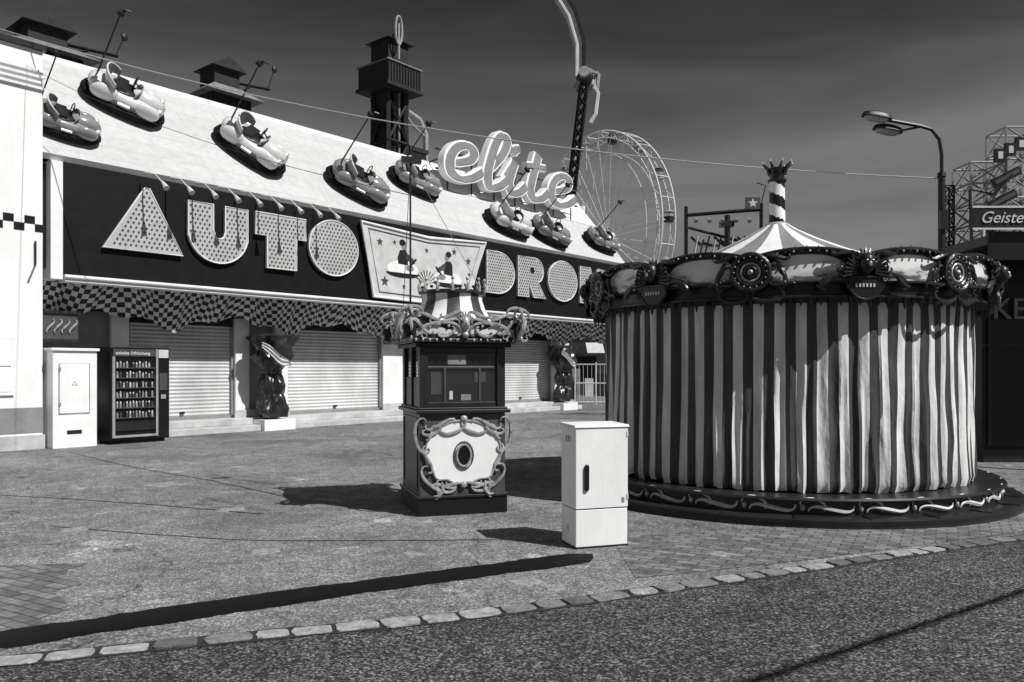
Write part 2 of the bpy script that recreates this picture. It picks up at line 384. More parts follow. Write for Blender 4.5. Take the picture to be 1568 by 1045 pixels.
polys.append(('T',[(12.01,5.88),(13.61,5.88),(13.61,5.28),(13.3,5.28),(13.3,4.42),(12.36,4.42),(12.36,5.28),(12.01,5.28)]))
polys.append(('O',arc(14.6,5.2,.88,.8,0,354,40)))
polys.append(('D',[(21.32,5.93),(21.32,4.42)]+arc(21.9,5.175,.98,.755,-90,90,20)))
polys.append(('R',[(23.1,5.93),(23.1,4.42),(23.75,4.42),(23.75,4.9),(24.05,4.42),(24.8,4.42),(24.3,5.02)]+arc(24.1,5.44,.55,.49,-50,90,12)))
polys.append(('O',arc(25.95,5.2,.98,.8,0,354,40)))
polys.append(('M',[(27.15,4.42),(27.15,5.93),(27.9,5.93),(28.2,5.3),(28.5,5.93),(29.25,5.93),(29.25,4.42),(28.65,4.42),(28.65,5.0),(28.3,4.42),(28.1,4.42),(27.75,5.0),(27.75,4.42)]))
def inside(p,poly):
    c=False;j=len(poly)-1
    for i in range(len(poly)):
        xi,yi=poly[i];xj,yj=poly[j]
        if (yi>p[1])!=(yj>p[1]) and p[0]<(xj-xi)*(p[1]-yi)/(yj-yi)+xi: c=not c
        j=i
    return c
for nm,po in polys:
    m=MB(BF); m.prism(po,ff,0.01,.10,lettergrey,light)
    if nm=='R': m.prism(arc(23.95,5.45,.14,.12,0,330,12),ff,.10,.103,fasc)
    x0=min(p[0] for p in po);x1=max(p[0] for p in po); st=.125
    row=0; b=4.42+.07
    while b<6:
        a=x0+(.0 if row%2 else st/2)
        while a<x1:
            if all(inside((a+dx,b+dy),po) for dx,dy in((.055,0),(-.055,0),(0,.055),(0,-.055))):
                m.prism(arc(a,b,.024,.024,0,300,5),ff,.098,.12,grey)
            a+=st
        b+=st*.85; row+=1
    m.tube([ff(a_,b_,.105) for a_,b_ in po],.018,white,5,closed=True)
    m.build('fascia_letter_'+nm,hall)
m=MB(BF)
bo=[(15.56,6.12),(18.4,5.98),(21.2,6.16),(20.3,4.0),(18.2,3.86),(16.05,3.9)]
m.prism(bo,ff,.0,.14,light,dark)
m.tube([ff(a,b,.15) for a,b in bo],.05,white,6,closed=True)
bi=[(15.85,5.95),(18.4,5.82),(20.9,5.98),(20.12,4.12),(18.2,4.02),(16.28,4.06)]
m.tube([ff(a,b,.145) for a,b in bi],.02,grey,6,closed=True)
def star(cx,cy,r): return [(cx+(r if i%2==0 else r*.42)*math.cos(R(90+36*i)),cy+(r if i%2==0 else r*.42)*math.sin(R(90+36*i))) for i in range(10)]
for sx,sy,r in [(16.3,5.6,.14),(16.5,4.4,.18),(19.6,5.65,.13),(20.3,5.4,.15),(18.3,5.55,.1),(19.9,4.5,.13),(16.9,5.65,.09),(17.3,4.3,.1),(20.35,4.95,.1)]:
    m.prism(star(sx,sy,r),ff,.14,.146,grey)
def figure(cx,cy,f):
    m.prism(arc(cx,cy-.25,.66,.26,0,350,20),ff,.14,.148,white)
    m.prism(arc(cx,cy-.38,.70,.15,180,360,14),ff,.148,.152,dark)
    m.prism(arc(cx+.3*f,cy-.2,.18,.1,0,350,14),ff,.148,.1525,mid)
    m.prism(arc(cx+.05*f,cy+.50,.11,.14,0,340,12),ff,.14,.15,mid); m.prism(arc(cx-.02*f,cy+.58,.13,.1,0,340,12),ff,.14,.1535,dark)
    m.prism([(cx-.2,cy-.1),(cx+.22,cy-.12),(cx+.2,cy+.25),(cx+.1,cy+.36),(cx-.12,cy+.34),(cx-.22,cy+.1)],ff,.14,.151,dark)
    m.prism([(cx+.15*f,cy+.28),(cx+.55*f,cy+.05),(cx+.5*f,cy-.05),(cx+.12*f,cy+.08)],ff,.14,.153,grey)
    m.prism([(cx+.35*f,cy-.15),(cx+.6*f,cy+.1),(cx+.56*f,cy+.14),(cx+.3*f,cy-.1)],ff,.14,.155,dark)
figure(17.25,5.1,1); figure(19.3,4.95,-1)
for k in range(9):
    a=R(20+k*17); m.prism([(18.3+.12*math.cos(a),4.45+.1*math.sin(a)),(18.3+.5*math.cos(a-.04),4.45+.45*math.sin(a-.04)),(18.3+.5*math.cos(a+.05),4.45+.45*math.sin(a+.05))],ff,.14,.149,grey)
m.build('picture_board',hall)
m=MB(BF)
for k in range(9):
    s=9.0+k*.62
    m.tube([(s,18.6,6.3),(s+.05,18.2,6.22),(s+.1,17.95,6.0)],.022,light,6)
    m.cyl((s+.1,17.97,6.03),(s+.13,17.82,5.86),.03,.075,light,8)
m.build('floodlight_arms',hall,smooth=True)
doors=[(9.3,12.2),(13.95,17.6),(18.5,22.2),(23.1,27.0)]
for a,b in doors:
    m=MB(BF); nr=50
    m.grid(lambda u,v,a=a,b=b:(a+(b-a)*u,20.18+(.022 if int(round(v*nr))%2 else 0),.36+2.5*v),1,nr,shut)
    m.box(a,b,20.12,20.22,.33,.42,mid); m.box(a,b,20.1,20.3,2.86,3.1,dark)
    m.box((a+b)/2-.06,(a+b)/2+.06,20.13,20.175,.5,.56,dark)
    m.box(a,a+.05,20.1,20.2,.36,2.86,mid); m.box(b-.05,b,20.1,20.2,.36,2.86,mid)
    m.build('roller_shutter',hall)
m=MB(BF)
edges=[S0,9.3,12.2,13.95,17.6,18.5,22.2,23.1,27.0,27.6]
for i in range(0,len(edges),2):
    a,b=edges[i],edges[i+1]
    if b-a<1.2: m.box(a+.02,b-.02,20.0,20.3,.33,3.1,white)
    else:
        m.box(a+.02,a+.45,20.0,20.3,.33,3.1,white); m.box(b-.45,b-.02,20.0,20.3,.33,3.1,white); m.box(a+.45,b-.45,20.12,20.3,.33,3.1,mid)
    m.box(a-.03,b+.03,19.94,19.995,.33,.55,conc)
m.build('piers',hall,bevel=.01)
m=MB(BF)
m.box(9.45,27.9,19.1,20.32,0,.165,conc); m.box(9.45,27.9,19.5,20.33,.165,.335,conc)
m.build('steps',hall,bevel=.015)
for s in (12.95,26.85):
    m=MB(BF)
    m.box(s-.5,s+.5,18.95,19.75,0,.3,white)
    def ff2(g,r,z,s=s):
        c3=Vector((math.cos(g)*1.6,math.sin(g)*1.6,z*1.6+s))
        fold=.10*math.sin(g*7+z*4+2*noise.noise(c3))+.10*abs(math.sin(g*5-z*6))+.45*noise.noise(c3)+.2*noise.noise(c3*2.7)
        return (r*(1+fold),z)
    pf=[(.05,2.62),(.34,2.66),(.52,2.6),(.5,2.45),(.46,2.2),(.48,2.05),(.42,1.9),(.32,1.75),(.24,1.62),(.26,1.5),(.32,1.3),(.30,1.15),(.26,1.0),(.3,.9),(.34,.8),(.36,.6),(.34,.45),(.3,.32)]
    pf2=[]
    for i in range(len(pf)-1):
        for k in range(4):
            t=k/4; pf2.append((pf[i][0]*(1-t)+pf[i+1][0]*t,pf[i][1]*(1-t)+pf[i+1][1]*t))
    m.lathe((s,19.35,0),pf2,cloth_d,72,fn=ff2)
    m.tube([(s+.27*math.cos(a),19.35+.27*math.sin(a),1.60) for a in [2*math.pi*i/16 for i in range(16)]],.02,mid,6,closed=True)
    def sash(u,v,s=s):
        a=-2.6+1.7*u; z=2.42-.62*u-.28*v*math.sin(math.pi*(.15+.8*u))+.04*math.sin(u*9)
        rr=.60+.03*math.sin(v*14+u*4)-.08*u
        return (s+rr*math.cos(a),19.35+rr*math.sin(a),z)
    m.grid(sash,24,14,light)
    m.build('draped_figure',hall,smooth=True)
m=MB(BF)
def bunt(u,v):
    s=6.85+u*(30.5-6.85); sw=abs(math.sin((s-6.85)*math.pi/3.4))
    drop=1.0-.38*sw+.07*math.sin(s*5.1)
    return (s,19.35+.07*math.sin(s*6)+.05*math.sin(s*15+v*3)+.3*v,3.66-drop*v)
def buntuv(u,v):
    s=6.85+u*(30.5-6.85); sw=abs(math.sin((s-6.85)*math.pi/3.4)); return (s/.125+1.2*math.sin(s*1.85)*v,(v*(1.0-.38*sw))/.11+1.1*math.sin(s*1.85*2))
m.grid(bunt,500,10,check,uvf=buntuv); m.build('checkered_bunting',hall,smooth=True,recalc=False)
m=MB(BF); m.box(7.0,7.75,19.2,19.3,2.35,2.95,grey)
for z0,z1,a,b in[(2.3,2.36,6.95,7.8),(2.94,3.0,6.95,7.8)]: m.box(a,b,19.15,19.195,z0,z1,gild_d)
for k in range(4): stroke(m,scroll((7.1+k*.16,2.5),(7.2+k*.16,2.8),'S',20),lambda a,b,o:(a,19.17-o,b),.02,gild)
m.build('framed_board',hall)

# ------------------------------------------------------------------ elite sign
el=empty('elite_letter_sign',BF@T(20.4,20.15,8.6))
def efn(a,b,o): return (a,20.15-o,b)
XS,YS=2.33,1.30
def L_(pts,ox): return [((ox+x+.16*y)*XS+20.35,(y)*YS+8.66) for x,y in pts]
strokes=[]
E=[(.02,.42),(.3,.46),(.55,.62),(.6,.85),(.42,1.0),(.2,.85),(.1,.5),(.18,.14),(.4,0),(.65,.1),(.86,.34)]
strokes.append(L_(E,0))
strokes.append(L_([(-.06,.3),(.18,.62),(.38,1.1),(.42,1.5),(.28,1.62),(.16,1.35),(.1,.8),(.1,.3),(.22,.0),(.42,.08),(.58,.3)],.9))
strokes.append(L_([(.0,.3),(.14,.8),(.17,.95),(.13,.6),(.12,.25),(.24,.0),(.42,.08),(.56,.3)],1.45))
strokes.append(L_([(.16,1.42),(.13,1.0),(.1,.5),(.12,.18),(.26,.0),(.46,.08),(.6,.3)],2.05))
strokes.append(L_(E,2.62))
strokes.append(L_([(-.08,.98),(.12,1.02),(.44,1.06)],2.03))
strokes.append(L_([(.1,1.28),(.15,1.36),(.22,1.4)],1.45))
m=MB(BF)
def ribbon(pts,wmin,wmax,o0,o1,mat,side,ext=0):
    P=catmull([(a,b,0) for a,b in pts],10); n=len(P)
    Lf=[];Rt=[]
    for i,p in enumerate(P):
        t=(P[min(i+1,n-1)]-P[max(i-1,0)]).normalized(); nn=Vector((-t.y,t.x,0))
        wv=wmin+(wmax-wmin)*abs(t.y)**1.2
        Lf.append(p+nn*wv/2);Rt.append(p-nn*wv/2)
    vs=[];fs=[];ms=[]
    for i in range(n):
        oo=o1+.0009*i
        vs+=[efn(Lf[i].x,Lf[i].y,oo),efn(Rt[i].x,Rt[i].y,oo),efn(Lf[i].x,Lf[i].y,o0),efn(Rt[i].x,Rt[i].y,o0)]
    for i in range(n-1):
        a=4*i;b=a+4; fs+=[(a,a+1,b+1,b),(a+2,b+2,b+3,a+3),(a,b,b+2,a+2),(a+1,a+3,b+3,b+1)]; ms+=[mat,side,side,side]
    fs+=[(0,2,3,1),(4*n-4,4*n-3,4*n-1,4*n-2)]; ms+=[side,side]
    m.add(vs,fs,ms)
for k,s in enumerate(strokes):
    ribbon(s,.30,.62,-.12,.12+k*.006,white,white)
    ribbon(s,.17,.44,.12,.16+k*.006,mid,white)
m.build('letters',el,recalc=True)
m=MB(BF)
for s in [21,22.3,23.6,24.9,26.2,27.5,28.8]:
    m.cyl((s,20.33,8.0),(s,20.33,9.8),.03,.03,dsteel,6); m.cyl((s,20.33,9.5),(s,21.4,9.4),.03,.03,dsteel,6)
m.box(20.4,29.3,20.30,20.36,8.9,8.96,dsteel); m.box(20.4,29.3,20.30,20.36,9.6,9.66,dsteel)
m.build('support_frame',el)

# ------------------------------------------------------------------ bumper cars on roof
def bumper_car(s,t,head,body,k_=.86):
    ax=Vector((1,0,0)); up=Vector((0,-.753,.658)); dn=Vector((0,-.658,-.753))
    a=R(head); fw=(ax*math.cos(a)+dn*math.sin(a)).normalized(); lf=up.cross(fw)
    p=slope(s,t,.04)
    Mx=Matrix(((fw.x*k_,lf.x*k_,up.x*k_,p.x),(fw.y*k_,lf.y*k_,up.y*k_,p.y),(fw.z*k_,lf.z*k_,up.z*k_,p.z),(0,0,0,1)))
    M=BF@Mx; e=empty('bumper_car',M)
    m=MB(M); m.rings([(.9,.5,.02),(1.04,.62,.05),(1.10,.67,.13),(1.05,.63,.22),(.92,.52,.25)],rubber,44,.8); m.build('bumper',e,smooth=True)
    m=MB(M)
    m.rings([(.92,.52,.2),(.95,.55,.27),(.94,.54,.36)],cars,44,.8)
    m.rings([(.935,.535,.362),(.92,.53,.42),(.82,.46,.5),(.66,.38,.54)],body,44,.8)
    m.ell((.5,0,.46),(.48,.3,.25),body); m.ell((-.75,0,.45),(.25,.38,.2),body)
    for y in(.4,-.4):
        m.ell((.55,y*1.05,.36),(.36,.15,.23),body); m.ell((-.5,y,.38),(.38,.17,.25),body)
        m.ell((.88,y*.75,.46),(.08,.09,.09),white,10,8); m.tube([(.91,y*.75+.1*math.cos(i),.46+.1*math.sin(i)) for i in [k*.6283 for k in range(10)]],.015,steel,5,closed=True)
        m.tube([(.15,y*1.34,.32),(-.15,y*1.34,.32)],.05,steel,6)
    for k in range(5): m.box(.93,.98,-.2+k*.09,-.17+k*.09,.25,.42,dark)
    m.tube([(.96,-.22,.45),(.99,0,.47),(.96,.22,.45)],.02,steel,6)
    m.build('body',e,smooth=True)
    m=MB(M); m.ell((-.12,0,.545),(.42,.36,.07),black)
    m.box(-.36,-.05,-.3,.3,.56,.66,dark)
    m.tube([(.08+.02*math.sin(i),.16*math.cos(i)+.12,.78+.14*math.sin(i)) for i in [k*.5236 for k in range(12)]],.018,black,6,closed=True)
    m.cyl((.3,.12,.62),(.08,.12,.78),.02,.02,dark,6)
    m.build('cockpit',e,smooth=True)
    m=MB(M)
    def sb(u,v):
        g=math.pi*(.5+u); r=.42; z=.45+v*(.5-.2*(2*u-1)**2); fl=1+.12*v
        return (-.34+r*.7*fl*math.cos(g),r*fl*math.sin(g),z)
    m.grid(sb,20,6,body); m.grid(lambda u,v:tuple(Vector(sb(u,v))+Vector((.035,0,-.02))),20,6,mid)
    m.tube([sb(i/20,1) for i in range(21)],.026,light,6)
    def ws(u,q=1): g=math.pi*(u-.5); cg=max(math.cos(g),0); return (.16+.14*cg,.34*math.sin(g),.53+.24*q*cg**.5)
    m.tube([ws(i/16) for i in range(17)],.018,steel,6)
    m.grid(lambda u,v:ws(.02+.96*u,v*.97),14,3,glass)
    m.build('seat_back',e,smooth=True)
    m=MB(M); m.cyl((-.82,0,.4),(-.82,0,2.45),.025,.02,dsteel,6); m.tube([(-.82,0,2.45),(-.74,0,2.55),(-.62,0,2.57)],.03,dsteel,6); m.box(-.9,-.74,-.09,.09,2.38,2.48,dsteel); m.build('contact_pole',e)
for a in [(7.45,.24,12,carp2,.72),(9.25,.64,24,carp,.92),(12.5,.44,46,carp,.98),(15.95,.28,28,carp2,.98),(19.0,.54,20,carp2,.92),(23.0,.22,14,carp,.98),(25.5,.20,20,carp2,.94),(29.5,.26,10,carp2,.9)]:
    bumper_car(*a)

# ------------------------------------------------------------------ white building left
wb=empty('white_plaster_building',BF@T(0,18.5,0))
m=MB(BF)
m.box(-9,6.75,18.5,27,0,8.45,plaster)
m.build('walls',wb)
m=MB(BF)
m.box(-9.05,6.8,18.42,27.05,8.452,8.56,dark)
for z in(7.62,7.74,7.86,7.98): m.box(-9.02,6.77,18.44,18.497,z,z+.05,white)
m.box(-9,6.755,18.485,18.498,.35,.88,mid); m.box(-9.0,6.78,18.44,18.497,0,.3,conc)
for i in range(-60,34):
    for j in range(2):
        if (i+j)%2: m.box(i*.2,(i+1)*.2,18.488,18.498,4.60+j*.16,4.76+j*.16,black)
m.box(5.45,6.2,18.45,18.498,1.15,2.35,white); m.box(5.52,6.13,18.443,18.449,1.22,2.28,plaster)
m.box(5.52,6.13,18.439,18.442,1.74,1.76,mid)
m.tube([(6.6,18.46,4.4),(6.6,18.46,3.9),(6.5,18.2,3.85)],.02,dsteel,6)
m.build('trim',wb,bevel=.006)
m=MB(BF); m.cyl((4.2,20,8.5),(4.2,20,10),.03,.03,dsteel,6); m.build('roof_mast',wb)
def turret(s,L,h,wd,ht):
    M=BF@T(s,L,h); e=empty('wooden_roof_turret',M); m=MB(M); w=wd/2
    m.box(-w*.8,w*.8,-w*.8,w*.8,-.6,ht*.35,wood)
    def hip(z0,z1,a,b,mat): m.add([(-a,-a,z0),(a,-a,z0),(a,a,z0),(-a,a,z0),(-b,-b,z1),(b,-b,z1),(b,b,z1),(-b,b,z1)],[(3,2,1,0),(4,5,6,7),(0,1,5,4),(1,2,6,5),(2,3,7,6),(3,0,4,7)],mat)
    hip(ht*.3,ht*.52,w*1.15,w*.55,woodroof)
    m.box(-w*.5,w*.5,-w*.5,w*.5,ht*.5,ht*.85,wood)
    m.add([(-w*.7,-w*.7,ht*.82),(w*.7,-w*.7,ht*.82),(w*.7,w*.7,ht*.82),(-w*.7,w*.7,ht*.82),(0,-w*.7,ht*1.05),(0,w*.7,ht*1.05)],[(0,1,4),(2,3,5),(1,2,5,4),(3,0,4,5),(0,3,2,1)],wood)
    for k in range(7): m.box(-w*.8+k*w*.25,-w*.8+k*w*.25+.03,-w*.8-.02,-w*.8-.001,-.6,ht*.32,black)
    m.beam((w*.4,0,ht*.72),(w*2.1,0,ht*.8),.08,wood); m.beam((w*.5,0,ht*.45),(w*1.3,0,ht*.76),.06,wood)
    m.cyl((w*2.05,0,ht*.8),(w*2.25,-.1,ht*1.2),.02,.02,dsteel,5); m.ell((w*2.25,-.1,ht*1.2),(.1,.06,.12),dsteel,8,6)
    m.build('turret_body',e)
turret(13.5,23,9.6,1.7,1.7); turret(8.35,23,9.45,1.9,1.4)
M=BF@T(24.7,27.6,0); e=empty('wooden_tower',M); m=MB(M)
for x in(-.62,.62):
    for y in(-.62,.62): m.beam((x*1.1,y*1.1,0),(x*.85,y*.85,14.4),.18,wood)
for k in range(7):
    z=2*k
    for (a,b) in [((-.6,-.6),(.6,-.6)),((.6,-.6),(.6,.6)),((.6,.6),(-.6,.6)),((-.6,.6),(-.6,-.6))]:
        m.beam((a[0],a[1],z),(b[0],b[1],z+2),.09,wood); m.beam((b[0],b[1],z),(a[0],a[1],z+2),.09,wood); m.beam((a[0],a[1],z),(b[0],b[1],z),.12,wood)
for k in range(4): m.box(-.5+k*.3,-.40+k*.3,-.5,.5,9,14.3,woodroof if k==2 else wood)
m.box(-1.1,1.1,-1.1,1.1,14.3,14.45,wood); m.box(-1.0,1.0,-1.0,1.0,14.45,15.4,wood)
for k in range(12): m.box(-1.0+k*.172,-.96+k*.172,-1.04,-1.001,14.5,15.35,black)
m.box(-1.06,1.06,-1.06,1.06,15.4,15.46,woodroof)
m.box(-.8,.8,-.8,.8,15.46,15.6,wood); m.box(-.6,.6,-.6,.6,15.6,16.6,wood)
m.add([(-.8,-.8,16.55),(.8,-.8,16.55),(.8,.8,16.55),(-.8,.8,16.55),(0,-.8,17.0),(0,.8,17.0)],[(0,1,4),(2,3,5),(1,2,5,4),(3,0,4,5),(0,3,2,1)],wood)
m.tube([(-.3+.2*math.cos(a),-.95,16.9+.65*math.sin(a)) for a in [k*.3927 for k in range(16)]],.05,steel,6,closed=True)
m.cyl((-.3,-.95,15.6),(-.3,-.95,17.2),.05,.05,steel,6)
m.build('timber_frame',e)
m=MB(M)
m.tube([(2.3,0,0),(2.3,0,13.0),(1.9,0,13.6),(1.1,0,13.8)],.13,steel,10); m.box(.9,2.1,-.4,.4,11.9,12.1,wood); m.box(1.0,2.0,-.35,.35,10.9,11.9,dark); m.tube([(1.0,0,13.6),(1.5,0,13.2),(2.2,0,12.9)],.06,steel,6)
m.build('water_pipe',e,smooth=True)

# ------------------------------------------------------------------ vending machine + utility cabinet
vm=empty('vending_machine',BF@T(8.0,18.14,0)); m=MB(BF)
a,b=8.0,9.36
m.box(a,b,18.14,18.98,.08,2.2,black); m.box(a+.08,b-.08,18.2,18.9,0,.08,black)
m.build('casing',vm,bevel=.02)
m=MB(BF)
m.box(a+.05,b-.32,18.11,18.138,1.98,2.14,grey); m.box(a+.03,a+.09,18.1,18.138,.15,1.97,steel); m.box(b-.34,b-.29,18.1,18.138,.15,2.15,steel)
m.box(a+.09,b-.34,18.1,18.138,.15,.2,steel); m.box(a+.09,b-.34,18.1,18.138,.30,.5,dark); m.box(b-.25,b-.06,18.12,18.138,1.2,1.6,grey); m.box(b-.22,b-.1,18.11,18.119,1.0,1.1,steel)
m.box(b-.27,b-.04,18.115,18.138,1.95,2.14,light)
m.build('trim',vm)
m=MB(BF)
for r in range(6):
    z=.6+r*.225
    m.box(a+.1,b-.36,18.09,18.138,z-.02,z,grey)
    for k in range(12):
        if random.random()<.93:
            x=a+.14+k*.072; hh=random.choice([.12,.14,.15]); bm_=random.choice([bottle,bottle,mid,grey]); m.cyl((x,18.115,z),(x,18.115,z+hh*.75),.024,.024,bm_,8); m.cyl((x,18.115,z+hh*.75),(x,18.115,z+hh),.02,.01,random.choice([light,dark,mid]),8)
m.build('bottles',vm)
text('label','eiskalte Erfrischung',.1,BF@T(a+.1,18.105,2.02)@FR,vm,white,.002)
uc=empty('white_utility_box',BF@T(6.85,18.2,0)); m=MB(BF)
m.box(6.82,7.72,18.15,18.85,.0,2.08,white); m.box(6.78,7.76,18.1,18.9,2.081,2.14,white)
m.build('casing',uc,bevel=.01); m=MB(BF)
m.box(6.95,7.55,18.135,18.148,.75,1.8,white)
for z in(.9,1.65): m.box(6.93,6.97,18.12,18.134,z,z+.08,mid)
m.tube([(6.94,18.134,.74),(7.56,18.134,.74),(7.56,18.134,1.81),(6.94,18.134,1.81)],.008,mid,4,closed=True)
m.box(7.1,7.4,18.14,18.149,.3,.38,dark)
m.tube([(7.2,18.13,1.35),(7.3,18.13,1.35),(7.25,18.13,1.43)],.006,dark,4,closed=True)
m.build('door',uc)

# ------------------------------------------------------------------ ticket kiosk
KM=T(-1.06,9.14,0)@RZ(18); kk=empty('ticket_kiosk',KM); W,D=1.03,1.08
m=MB(KM)
m.box(-.02,W+.02,-.02,D+.02,0,.2,black); m.box(0,W,0,D,.2,1.18,grey)
m.box(-.05,W+.05,-.06,D+.05,1.18,1.225,dark); m.box(-.02,W+.02,-.03,D+.02,1.225,1.25,dark)
m.box(-.035,W+.035,-.04,D+.035,.2,.235,dark)
m.build('base',kk,bevel=.008)
m=MB(KM)
for x in(0.0,W-.1):
    for y in(0,D-.1): m.box(x,x+.1,y,y+.1,1.25,1.95,dark)
m.box(.1,W-.1,.02,.08,1.25,1.31,dark); m.box(.1,W-.1,.02,.08,1.88,1.95,dark)
m.box(.1,W-.1,.035,.06,1.70,1.73,grey); m.box(.29,.32,.03,.065,1.31,1.70,grey); m.box(W-.32,W-.29,.03,.065,1.31,1.70,grey)
m.box(0.02,.06,.1,D-.1,1.25,1.6,dark); m.box(.0,.04,.5,.56,1.25,1.95,dark)
m.box(W-.06,W-.02,.1,D-.1,1.25,1.6,dark)
for z in(.28,1.1): m.box(-.012,-.001,.1,D-.1,z,z+.03,dark)
m.box(-.012,-.001,.1,.13,.31,1.1,dark); m.box(-.012,-.001,D-.13,D-.1,.31,1.1,dark)
m.build('window_frames',kk,bevel=.006)
m=MB(KM); m.box(.1,W-.1,.045,.05,1.31,1.88,glass); m.box(.03,.035,.1,D-.1,1.6,1.95,glass); m.build('window_glass',kk)
m=MB(KM)
m.box(.34,.56,.038,.042,1.75,1.86,mid); m.box(.14,.26,.038,.042,1.40,1.66,grey); m.box(.66,.8,.038,.042,1.54,1.66,grey); m.box(.36,.40,.038,.042,1.34,1.44,light); m.box(.5,.62,.038,.042,1.33,1.40,mid)  # lighter squares on the pane, painted in place of glass reflections
m.build('reflection_squares',kk)
m=MB(KM)
def kf(a,b,o): return (a,-o,b)
cx,cz=.515,.69
pts=[]
for i in range(64):
    g=2*math.pi*i/64; c_,s_=math.cos(g),math.sin(g)
    x=.43*math.copysign(abs(c_)**.55,c_); z=.35*math.copysign(abs(s_)**.6,s_); q=1+.05*math.cos(8*g)
    if s_<-.2: x*=1-.28*(-s_-.2)
    pts.append((cx+x*q,cz+.04+z*q))
m.prism(pts,kf,.0,.02,white); m.tube([kf(a,b,.025) for a,b in pts],.012,gild,6,closed=True)
m.prism(arc(cx,cz,.075,.115,0,350,24),kf,.02,.03,black); m.tube([kf(a,b,.035) for a,b in arc(cx,cz,.085,.125,0,350,24)],.013,gild,6,closed=True)
m.tube([kf(a,b,.03) for a,b in arc(cx,cz,.115,.16,0,350,24)],.008,grey,6,closed=True)
for f in(-1,1):
    def K(x,z): return (cx+f*x,cz+z)
    for p,q,k,fl in [((.1,.38),(.44,.36),'S',1),((.45,.40),(.42,.1),'C',-1),((.44,.12),(.42,-.18),'S',1),((.42,-.12),(.14,-.32),'C',-1),((.1,-.33),(.36,-.37),'S',-1),((.28,-.28),(.34,-.48),'S',1),((.02,.42),(.25,.34),'C',1),((.3,.38),(.46,.30),'C',1),((.02,-.35),(.2,-.3),'S',1),((.36,.26),(.44,.2),'S',1)]:
        stroke(m,scroll(K(*p),K(*q),k,24,flip=fl*f),kf,.017,gild,.028)
    for i in range(6): m.ell(kf(cx+f*(.12+.045*i),cz+.42-.004*i*i,.025),(.014,.014,.022),gild,8,6)
    m.tube([kf(*K(.26,-.3),.03),kf(*K(.25,-.40),.035),kf(*K(.30,-.46),.04),kf(*K(.36,-.46),.03)],[.015,.026,.022,.008],gild,7)
m.ell(kf(cx,cz+.43,.03),(.045,.03,.04),gild); m.ell(kf(cx,cz-.34,.03),(.04,.03,.04),gild)
m.build('cartouche',kk,smooth=True)
CX,CY=W/2,D/2
m=MB(KM)
m.box(-.06,W+.06,-.06,D+.06,1.95,2.0,black); m.box(-.10,W+.10,-.10,D+.10,2.0,2.05,dark)
def hip(z0,z1,a,b,mat): m.add([(CX-a,CY-a,z0),(CX+a,CY-a,z0),(CX+a,CY+a,z0),(CX-a,CY+a,z0),(CX-b,CY-b,z1),(CX+b,CY-b,z1),(CX+b,CY+b,z1),(CX-b,CY+b,z1)],[(3,2,1,0),(4,5,6,7),(0,1,5,4),(1,2,6,5),(2,3,7,6),(3,0,4,7)],mat)
hip(2.05,2.24,.63,.60,dark)
m.build('cornice',kk,bevel=.01)
m=MB(KM)
m.lathe((CX,CY,0),[(.58,2.24),(.48,2.30),(.41,2.42),(.37,2.54),(.38,2.60)],white,32,mats=[white,white,grey,grey])
m.lathe((CX,CY,0),[(.38,2.60),(.41,2.61),(.41,2.64),(.38,2.65)],gild_d,32)
m.build('crown_roof',kk,smooth=True,recalc=False)
m=MB(KM)
for i in range(14):
    g=2*math.pi*i/14; x,y=CX+.40*math.cos(g),CY+.40*math.sin(g)
    m.tube([(x,y,2.63),(x+.02*math.cos(g),y+.02*math.sin(g),2.69),(x,y,2.76)],[.025,.015,.008],gild,6); m.ell((x,y,2.775),(.02,.02,.025),gild,8,6)
    g2=g+math.pi/14; m.ell((CX+.40*math.cos(g2),CY+.40*math.sin(g2),2.68),(.022,.022,.018),gild_d,8,6)
m.build('crown_points',kk,smooth=True)
m=MB(KM)
faces=[lambda a,b,o:(CX+a,CY-.62-o,b),lambda a,b,o:(CX-.62-o,CY-a,b),lambda a,b,o:(CX+.62+o,CY+a,b),lambda a,b,o:(CX-a,CY+.62+o,b)]
